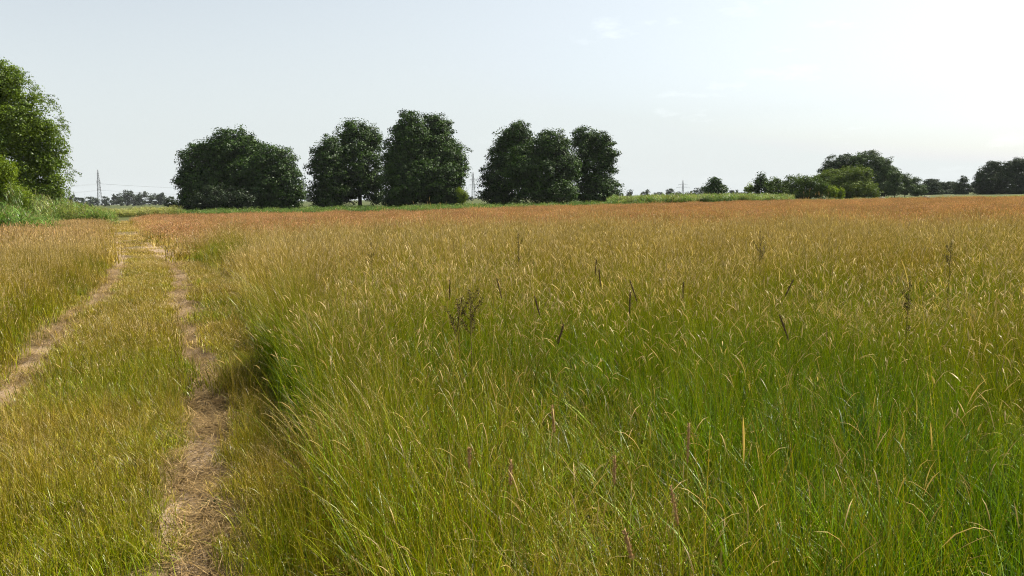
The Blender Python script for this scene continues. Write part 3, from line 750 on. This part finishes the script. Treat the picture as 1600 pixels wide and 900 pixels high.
# the tree and bush at the left
lt = tree('birch_tree', 'birch', 40, 74, [(-2, 122, 34, 28), (-8, 158, 42, 55), (32, 186, 40, 50), (64, 226, 32, 50), (15, 250, 58, 62), (72, 280, 30, 42), (46, 305, 46, 34), (-60, 220, 60, 100)],
     'tall bright green tree with hanging twigs at left edge', 'tree', None, M_birchbark, nl=9)
def hanging_twigs(root):
    mb = MB(); tw = MB()
    b = Vector(root.location); sp = []
    outline = [(0, 100), (20, 112), (40, 122), (60, 138), (72, 150), (88, 175), (98, 198), (104, 222), (108, 248), (112, 262), (108, 285), (104, 305), (96, 318)]
    for k in range(120):
        i = random.uniform(0, len(outline) - 1.01); j = int(i); f = i - j
        cx = outline[j][0] * (1 - f) + outline[j + 1][0] * f - random.uniform(0, 12); cy = outline[j][1] * (1 - f) + outline[j + 1][1] * f + random.uniform(-4, 8)
        p = at(cx, cy, 74 + random.uniform(-2.2, 2.2)) - b
        out = Vector((random.uniform(.2, 1.0), random.uniform(-.5, .5), random.uniform(-.2, .9) if cy < 200 else random.uniform(-.5, .5))).normalized()
        pts = [p]; d = out.copy()
        for s in range(5):
            d = (d + Vector((0, 0, -.22))).normalized(); pts.append(pts[-1] + d * random.uniform(.12, .26))
        tube(tw, pts, [.014, .012, .010, .008, .006, .004], 3, cap=False)
        for s in range(26):
            t = random.uniform(.5, 4.99); a = int(t); q = pts[a].lerp(pts[a + 1], t - a)
            sp.append(tuple(q + Vector((random.gauss(0, .05), random.gauss(0, .05), random.gauss(-.03, .05)))))
    P = np.array(sp); D = rng.normal(size=P.shape) * .6 + np.array([.15, 0, -.5])
    specks(mb, P, D, U(.10, .2, len(P)), U(.05, .10, len(P)), U(.15, .8, len(P)), U(0, 1, len(P)), 0)
    t = tw.build('twigs', M_bark, root); t['kind'] = 'stuff'
    t = mb.build('twig_leaves', M_birch, root); t['kind'] = 'stuff'
hanging_twigs(lt)
tree('bush', 'light', 2, 62, [(0, 295, 30, 42), (28, 318, 20, 28), (-45, 300, 40, 50), (5, 268, 16, 18)], 'yellow green bush under the tall tree at left edge', 'bush', nl=4)

# right-hand group
tree('bush', 'light', 1171, 165, [(1171, 295, 8, 7)], 'small yellow green bush left of the dark slim tree', 'bush', nl=2, leaf=.3, aspect=.6)
tree('slim_tree', 'alder', 1190, 160, [(1190, 277, 6, 8), (1188, 288, 11, 11), (1198, 295, 13, 9), (1180, 298, 8, 7)], 'dark slim tree at the left end of the willow thicket', 'tree', nl=4, leaf=.3, lai=4)
tree('willow_bush', 'willowdark', 1225, 152, [(1212, 288, 15, 12), (1242, 286, 18, 11), (1226, 294, 16, 9), (1228, 302, 28, 9)], 'dark green rounded willow at the left of the thicket', 'willow', 'willow thicket', nl=4)
tree('willow_bush', 'willowdark', 1266, 147, [(1258, 284, 17, 10), (1277, 288, 17, 12), (1291, 295, 13, 10), (1264, 302, 28, 10)], 'low bright topped willow at the front of the thicket', 'willow', 'willow thicket', nl=4)
tree('bush', 'light', 1302, 145, [(1298, 300, 11, 9), (1310, 303, 9, 7)], 'yellow green bush at the foot of the round willow', 'bush', nl=2, leaf=.24, aspect=.5)
tree('willow_tree', 'willow', 1332, 158, [(1332, 271, 20, 12), (1311, 282, 17, 13), (1350, 280, 17, 15), (1330, 293, 36, 13), (1332, 302, 36, 9), (1362, 296, 10, 14)], 'round light green willow in front of the big pine', 'willow', nl=5)
tree('willow_tree', 'willow', 1295, 172, [(1297, 272, 16, 9), (1284, 278, 12, 7), (1296, 288, 20, 12)], 'grey green willow between thicket and pines', 'willow', nl=4)
def pads(cx0, cx1, tops, bot, rx, ry):
    out = []
    for cx, ty in zip(np.linspace(cx0, cx1, len(tops)), tops):
        yy = ty + ry
        while yy < bot:
            out.append((cx + random.uniform(-.35, .35) * rx, yy, rx * random.uniform(.75, 1.15), ry * random.uniform(.8, 1.2))); yy += ry * 1.25
    return out
tree('pine_tree', 'pinedark', 1312, 192, [(1314, 256, 26, 16), (1296, 266, 16, 13), (1325, 274, 32, 22)], 'flat topped dark pine behind the round willow', 'pine', 'pines of the right group', nl=6)
tree('pine_tree', 'pine', 1366, 186, [(1354, 253, 24, 19), (1374, 262, 20, 18), (1388, 275, 18, 20), (1362, 278, 38, 26), (1378, 294, 28, 13)], 'tallest broad pine of the right group', 'pine', 'pines of the right group', nl=6)
tree('pine_tree', 'pine', 1398, 180, [(1398, 277, 10, 12), (1398, 293, 14, 13)], 'narrow pine on the right flank of the tallest pine', 'pine', 'pines of the right group', nl=4)
tree('pine_tree', 'pine', 1414, 196, [(1414, 281, 9, 10), (1416, 294, 14, 11)], 'small pine stepping down right of the tallest pine', 'pine', 'pines of the right group', nl=3)
tree('pine_tree', 'pine', 1430, 200, [(1430, 286, 9, 9), (1433, 297, 15, 9)], 'lowest pine at the right end of the pine group', 'pine', 'pines of the right group', nl=3)
RB = 'trees along the right horizon'
tree('dark_tree', 'pinedark', 1455, 260, [(1455, 286, 12, 8), (1452, 294, 16, 10), (1455, 301, 18, 6)], 'dark round tree just right of the pine group', 'tree', RB, nl=3)
tree('dark_tree', 'pinedark', 1478, 280, [(1473, 290, 13, 7), (1488, 291, 13, 7), (1480, 297, 20, 7), (1480, 301, 22, 6)], 'low wide dark tree on the right horizon', 'tree', RB, nl=3)
tree('dark_tree', 'pinedark', 1505, 250, [(1505, 281, 6, 6), (1505, 290, 10, 8), (1506, 298, 15, 8)], 'pointed dark tree before the big wood at right edge', 'tree', RB, nl=3)
tree('dark_tree', 'far', 1519, 300, [(1519, 291, 9, 7), (1522, 298, 12, 8)], 'small grey green tree touching the big wood at right edge', 'tree', RB, nl=2)
tree('pine_tree', 'pinedark', 1550, 232, [(1538, 273, 12, 15), (1553, 262, 14, 12), (1549, 283, 24, 18), (1550, 299, 26, 9), (1532, 291, 9, 12), (1562, 272, 10, 12)], 'big near black pine second from right edge', 'pine', 'black pines at right edge', nl=6)
tree('pine_tree', 'pinedark', 1592, 225, [(1576, 264, 11, 12), (1591, 255, 13, 10), (1612, 259, 18, 14), (1588, 279, 24, 20), (1590, 298, 26, 9), (1625, 282, 28, 24)], 'big near black pine cut by the right edge', 'pine', 'black pines at right edge', nl=6)

# far woods, tree by tree
FL = 'far wood at left'
for (px, top, rx, Y, lab) in [
        (118, 304, 16, 520, 'far dark tree just right of the tall green tree'), (145, 306, 10, 560, 'far dark tree left of the lattice pylon foot'),
        (166, 306, 8, 600, 'far low tree right of the lattice pylon foot'), (184, 301, 12, 620, 'far round tree at the left of the dark wood'),
        (199, 297.5, 15, 640, 'tallest dome of the far dark wood'), (214, 302, 9, 650, 'far tree right of the tallest dome in the dark wood'),
        (226, 299, 12, 630, 'second dome of the far dark wood'), (243, 301, 12, 640, 'far tree between second dome and leftmost tree group'),
        (258, 302, 12, 600, 'far tree nearest the leftmost tree group')]:
    h = hor(px) + 4
    tree('far_tree', 'far', px, Y, [(px, top + (h - top) * .42, rx * .8, (h - top) * .42), (px - rx * .3, top + (h - top) * .65, rx * .8, (h - top) * .36), (px + rx * .35, top + (h - top) * .62, rx * .75, (h - top) * .40)], lab, 'tree', FL, nl=3)
FM = 'far trees on the horizon'
for (px, top, rx, Y, lab) in [
        (484, 303, 10, 700, 'far hazy tree glimpsed right of the leftmost tree group'), (732, 305, 7, 420, 'far tree left of the middle pylon foot'),
        (757, 302, 11, 380, 'far blue green tree right of the middle pylon foot'), (772, 308, 12, 380, 'far blue green tree behind the right tree group'),
        (984, 296, 6, 520, 'far tree touching the right tree group'), (1009, 297, 8, 640, 'far round tree next right of the right tree group'),
        (1030, 300, 8, 900, 'far pale low tree left of the upright horizon tree'), (1047, 293.5, 8, 620, 'upright tree left of the rightmost pylon'),
        (1060, 300, 7, 800, 'low far tree left of the rightmost pylon foot'), (1077, 299, 7, 620, 'low far tree right of the rightmost pylon foot'),
        (1090, 292.5, 7, 560, 'far loose tree left of the small lone tree'), (1099, 292, 7, 600, 'far tree half behind the small lone tree'),
        (1146, 298, 12, 760, 'far long low wood right of the small lone tree'), (1161, 300, 7, 800, 'far low tree before the yellow green bush')]:
    h = hor(px) + 3
    tree('far_tree', 'far', px, Y, [(px, top + (h - top) * .42, rx * .8, (h - top) * .42), (px + rx * .3, top + (h - top) * .68, rx * .7, (h - top) * .34), (px - rx * .35, top + (h - top) * .66, rx * .7, (h - top) * .34)], lab, 'tree', FM, nl=3)

# ------------------------------------------------------------------ pylons and wires
def bar(mb, p, q, w): tube(mb, [p, q], w / 2, 4)
def pylon(px, ytop, Y, rz, label, thick=.3, arms=((.62, 7.5), (.78, 6.0))):
    b = foot(px, Y); root = empty('pylon', b, label, 'pylon', 'pylons of the power line', rz)
    H = at(px, ytop, Y).z
    wd = lambda z: max(.3, 1.8 * (1 - z / H) ** .9 + .3)
    mb = MB(); zs = [0]; s = 6.0
    while zs[-1] < H * .9: zs.append(zs[-1] + max(2.2, wd(zs[-1]) * 2.0))
    zs.append(H)
    for i in range(len(zs) - 1):
        z0, z1 = zs[i], min(zs[i + 1], H); a, c = wd(z0), wd(z1) if z1 < H else .12
        for (sx, sy) in ((1, 1), (1, -1), (-1, 1), (-1, -1)):
            bar(mb, (sx * a, sy * a, z0), (sx * c, sy * c, z1), thick)
        for ax in range(2):
            for s in (1, -1):
                f = (lambda u, v, z: (u, v * s, z)) if ax == 0 else (lambda u, v, z: (v * s, u, z))
                bar(mb, f(-a, a, z0), f(c, c, z1), thick * .55); bar(mb, f(a, a, z0), f(-c, c, z1), thick * .55)
                bar(mb, f(-c, c, z1), f(c, c, z1), thick * .5)
    mb.build('tower', M_steel, root)
    for frac, ln in arms:
        z = H * frac; a = wd(z)
        am = MB()
        for s in (1, -1):
            for sy in (1, -1): bar(am, (s * a, sy * a, z), (s * ln, 0, z + .15), thick * .8)
            for sy in (1, -1): bar(am, (s * a * .9, sy * a * .9, z + 1.3), (s * ln, 0, z + .2), thick * .6)
            for t in (.35, .68): bar(am, (s * (a + (ln - a) * t), 0, z + .07), (s * (a + (ln - a) * t), 0, z + 1.3 * (1 - t)), thick * .4)
        o = am.build('crossarm', M_steel, root)
        for s in (1, -1):
            for t in (.99, .55):
                im = MB(); xx = s * ln * t; prof = []
                for k in range(9): prof.append(((xx, 0, z - .1 - k * .26), .08 if k % 2 else .17))
                tube(im, [p for p, _ in prof], [q for _, q in prof], 6)
                im.build('insulator', M_steel, o)
    return root, H, b
P1, H1, B1 = pylon(156.5, 265, 800, math.radians(106), 'tall lattice pylon seen end on above the far left wood', .34, ((.50, 7.5), (.68, 9.0)))
P2, H2, B2 = pylon(740, 269, 1050, math.radians(25), 'lattice pylon between the middle and right tree groups', .36, ((.52, 6.2), (.73, 4.6)))
P3, H3, B3 = pylon(1067, 281, 1750, math.radians(4), 'small far lattice pylon right of the upright horizon tree', .55, ((.50, 14.5), (.70, 10.0)))
def wire(p, q, sag, label):
    n = 24; mb = MB()
    pts = [Vector(p).lerp(Vector(q), i / n) - Vector((0, 0, 4 * sag * (i / n) * (1 - i / n))) for i in range(n + 1)]
    tube(mb, pts, .065, 4)
    c = pts[0]
    o = mb.build('power_line_wire', M_wire); tag(o, label, 'wire', 'wires of the power line')
def tipof(B, rz, H, fr, ln, s): return B + Vector((math.cos(rz) * ln * s, math.sin(rz) * ln * s, H * fr - 2.3))
pr1, pr2 = math.radians(106), math.radians(25)
for fr, l1, fr2, l2, nm in ((.50, 7.5, .52, 6.2, 'lower'), (.68, 9.0, .73, 4.6, 'upper')):
    for s, sd in ((1, 'back'), (-1, 'front')):
        a = tipof(B1, pr1, H1, fr, l1, s)
        wire(a, tipof(B2, pr2, H2, fr2, l2, s), 9, '%s %s wire sagging right from the leftmost pylon' % (nm, sd))
        q = at(-420, 304 if nm == 'lower' else 292, 640) + Vector((0, s * l1, 0))
        wire(a, q, 7, '%s %s wire running left from the leftmost pylon' % (nm, sd))
mb = MB(); b = foot(133.5, 500)
tube(mb, [b, b + Vector((0, 0, (at(133.5, 307, 500).z)))], [.22, .12], 6); tube(mb, [b + Vector((-.5, 0, 8.0)), b + Vector((.5, 0, 8.0))], .06, 4)
tag(mb.build('mast', M_steel), 'thin pale mast left of the leftmost pylon', 'mast')

# small pale things at the far right end of the field
def pale_box(px, py, Y, w, h, d, label):
    b = foot(px, Y); zt = at(px, py, Y).z
    root = empty('field_box', b, label, 'box')
    def cub(x0, x1, y0, y1, z0, z1):
        m = MB(); v = [(x, y, z) for z in (z0, z1) for x, y in ((x0, y0), (x1, y0), (x1, y1), (x0, y1))]
        m.add(v, [[3, 2, 1, 0], [4, 5, 6, 7], [0, 1, 5, 4], [1, 2, 6, 5], [2, 3, 7, 6], [3, 0, 4, 7]]); return m
    cub(-w / 2, w / 2, -d / 2, d / 2, zt - h, zt - .08).build('body', M_palewood, root)
    cub(-w / 2 - .05, w / 2 + .05, -d / 2 - .05, d / 2 + .05, zt - .078, zt).build('lid', M_palewood, root)
    for sx in (-1, 1):
        for sy in (-1, 1): cub(sx * w * .4 - .05, sx * w * .4 + .05, sy * d * .4 - .05, sy * d * .4 + .05, -.02, zt - h - .002).build('leg', M_post, root)
pale_box(1378, 308.0, 118, .55, .22, .5, 'small pale box at the meadow end just left of the dark post')
pale_box(1448, 306.2, 118, .75, .24, .5, 'small pale box standing alone before the dark horizon trees')
mb = MB(); b = foot(1394, 116); tube(mb, [b, b + Vector((0, 0, at(1394, 307, 116).z))], [.07, .06], 6)
tag(mb.build('fence_post', M_post), 'short dark post right of the left pale box', 'post')

# ------------------------------------------------------------------ single stalks that stand out of the meadow
def stalk_base(px, py, H):
    Y = (EYE - H) * FPX / (py - hor(px)); p = at(px, py, Y)
    return Vector((p.x, p.y, gz(p.x, p.y))), Y
def dock(px, py, H, label, head=.32, branches=6, wide=.06, mat=M_dock):
    b, Y = stalk_base(px, py, H); H = H - b.z
    root = empty('dock_plant', b, label, 'dock plant', None, random.uniform(0, 6))
    mb = MB(); ln = random.uniform(-.04, .04)
    ax = lambda z: Vector((ln * (z / H) ** 2, .3 * ln * z / H, z))
    tube(mb, [ax(H * t) for t in (0, .3, .6, .85, 1)], [.006, .005, .004, .003, .002], 5); mb.build('stem', M_dockstem, root)
    def seeds(line, n, r):
        m = MB(); P = []; 
        for k in range(n):
            t = random.random(); i = min(int(t * (len(line) - 1)), len(line) - 2); f = t * (len(line) - 1) - i
            q = line[i].lerp(line[i + 1], f); P.append(tuple(q + Vector((random.gauss(0, r), random.gauss(0, r), random.gauss(0, .008)))))
        P = np.array(P); 
        specks(m, P, rng.normal(size=P.shape), U(.006, .013, n), U(.005, .010, n), .5, 0, .5)
        return m
    seeds([ax(H - head), ax(H - head * .5), ax(H)], int(170 * head / .3), .008).build('seed_head', mat, root)
    for k in range(branches):
        z = H - head * random.uniform(.35, 1.5); a = random.uniform(0, 2 * PI); l = wide * random.uniform(.7, 1.6)
        p = ax(z); q = p + Vector((math.cos(a) * l, math.sin(a) * l, l * random.uniform(.9, 1.8)))
        bm = MB(); tube(bm, [p, q], [.003, .0015], 4); br = bm.build('branch', M_dockstem, root)
        seeds([p.lerp(q, .3), q], int(40 + 500 * l), .007).build('seed_cluster', mat, br)
dock(810, 364, 1.16, 'tall dark dock stalk standing above the meadow left of centre', .3, 4, .05)
dock(1189, 358, 1.20, 'tall olive dock stalk with thick head right of centre', .34, 7, .07, M_dockstem)
dock(735, 452, 1.0, 'branched dark dock clump low in the meadow left of centre', .22, 7, .08)
dock(716, 466, .96, 'small dark dock beside the branched dock clump', .2, 6, .08)
dock(580, 378, 1.1, 'thin brown dock stalk above the left part of the meadow', .26, 3, .04)
dock(1418, 432, 1.02, 'bent brown dock stalk in the right part of the meadow', .28, 4, .05)
dock(1484, 376, 1.12, 'small olive dock stalk at the upper right of the meadow', .24, 4, .05, M_dockstem)

def spike(px, py, H, length, label, tilt=.12, az=None, dark=True, r=.0042):
    b, Y = stalk_base(px, py, H); H = H - b.z
    root = empty('foxtail', b, label, 'foxtail', 'foxtail seed spikes in the meadow')
    az = random.uniform(0, 6.28) if az is None else az
    top = Vector((0, 0, H)); d = Vector((math.cos(az) * math.sin(tilt), math.sin(az) * math.sin(tilt) * .4, math.cos(tilt))).normalized()
    p0 = top - d * length
    base = Vector((p0.x * 1.5, p0.y * 1.5, 0))
    mb = MB(); tube(mb, [base, base.lerp(p0, .5) + Vector((.01, 0, 0)), p0], [.0022, .0018, .0014], 5); mb.build('stem', M_stem, root)
    m = MB(); n = 9
    tube(m, [p0 + d * length * i / n for i in range(n + 1)], [r * math.sin(PI * (.08 + .86 * i / n)) ** .45 * random.uniform(.88, 1.1) for i in range(n + 1)], 8)
    k = 90; t = U(.03, .97, k); a = U(0, 2 * PI, k)
    u = d.orthogonal().normalized(); w = d.cross(u)
    P = np.array([tuple(p0 + d * length * tt + (u * math.cos(aa) + w * math.sin(aa)) * r * .8) for tt, aa in zip(t, a)])
    D = np.array([tuple(d * .8 + (u * math.cos(aa) + w * math.sin(aa)) * .6) for aa in a])
    specks(m, P, D, .008, .003, .5, 0, .5)
    m.build('seed_spike', M_spikedark if dark else M_spike, root)
for a in [(932, 404, 1.04, .16, 'upright dark foxtail, upper of two close together at centre', .10, 0.2),
          (936, 420, 1.02, .14, 'dark foxtail just below the upright one at centre', .08, 3.0),
          (984, 437, 1.0, .17, 'leaning dark foxtail right of the centre pair', .32, 3.1),
          (703, 437, 1.0, .15, 'upright dark foxtail left of the branched dock clump', .06, 0.1),
          (776, 434, 1.0, .16, 'dark foxtail leaning left between dock clump and centre', .22, 3.1),
          (835, 462, .98, .13, 'short dark foxtail leaning left under the tall dock stalk', .25, 3.1),
          (881, 507, .95, .11, 'short dark foxtail below the centre pair', .30, 0.1),
          (985, 456, 1.0, .14, 'upright dark foxtail under the leaning one', .05, 0.0),
          (1240, 436, 1.0, .14, 'dark foxtail leaning right in the right half of meadow', .45, 0.1),
          (1218, 492, .96, .15, 'dark foxtail leaning left above the green patch', .35, 3.1),
          (1068, 440, 1.0, .12, 'short upright dark foxtail right of centre', .03, 0.0)]:
    spike(*a)
for a in [(1048, 772, .92, .10, 'pinkish brown foxtail tilted left near bottom right of centre', .18, 3.1),
          (976, 846, .90, .07, 'short brown foxtail near the bottom edge', .25, 3.1),
          (1077, 668, .95, .12, 'long pale brown foxtail above the tilted pinkish one', .04, 0.0),
          (863, 638, .95, .09, 'brown foxtail in the green grass below centre', .06, 3.1),
          (799, 728, .92, .07, 'brown foxtail in the lower middle left of the pale stem', .05, 0.0),
          (734, 708, .92, .06, 'small brown foxtail right of the pale bent clump', .05, 0.0),
          (961, 722, .92, .08, 'thin brown foxtail in the lower middle', .03, 0.0)]:
    spike(*a, dark=False, r=.0031)

# the broad-leaved weed beside the right rut
def weed(px, py, n, size, label):
    d = ray(px, py); s = EYE / -d.z; p = Vector((0, 0, EYE)) + d * s
    b = Vector((p.x, p.y, gz(p.x, p.y))); root = empty('broadleaf_weed', b, label, 'weed')
    for k in range(n):
        a = k * 2.4 + random.uniform(-.3, .3); l = size * random.uniform(.7, 1.25); el = random.uniform(.25, .9)
        m = MB(); V = []; F = []
        hd = Vector((math.cos(a), math.sin(a), 0)); sd = Vector((-math.sin(a), math.cos(a), 0))
        ns = 7
        for i in range(ns + 1):
            t = i / ns; c = hd * l * t + Vector((0, 0, l * (math.sin(el) * t - .55 * t * t) + .015)); w = l * .20 * math.sin(PI * min(1, t * .92 + .06)) ** .8
            V += [c - sd * w + Vector((0, 0, w * .35 + random.uniform(-1, 1) * .003)), c, c + sd * w + Vector((0, 0, w * .35 + random.uniform(-1, 1) * .003))]
        for i in range(ns):
            F += [[i * 3, i * 3 + 1, i * 3 + 4, i * 3 + 3], [i * 3 + 1, i * 3 + 2, i * 3 + 5, i * 3 + 4]]
        m.add([tuple(v) for v in V], F); m.build('leaf', M_weed, root, smooth=True)
weed(332, 774, 11, .10, 'dark green broad leaved weed beside the right wheel rut')

# ------------------------------------------------------------------ haze
def haze(density, R_=3100, top=60):
    m, nd, lk = new_mat('thin_air_haze')
    out = N(nd, 'ShaderNodeOutputMaterial'); v = nd.new('ShaderNodeVolumePrincipled')
    v.inputs['Color'].default_value = (0.90, 0.94, 1.0, 1); v.inputs['Density'].default_value = density; v.inputs['Anisotropy'].default_value = 0.0
    lk.new(v.outputs[0], out.inputs['Volume'])
    mb = MB(); vv = [(x, y, z) for z in (-1.2, top) for x, y in ((-R_, -R_), (R_, -R_), (R_, R_), (-R_, R_))]
    mb.add(vv, [[3, 2, 1, 0], [4, 5, 6, 7], [0, 1, 5, 4], [1, 2, 6, 5], [2, 3, 7, 6], [3, 0, 4, 7]])
    tag(mb.build('haze', m), 'thin pale summer haze over the meadow', None, None, 'stuff')
haze(0.00006)
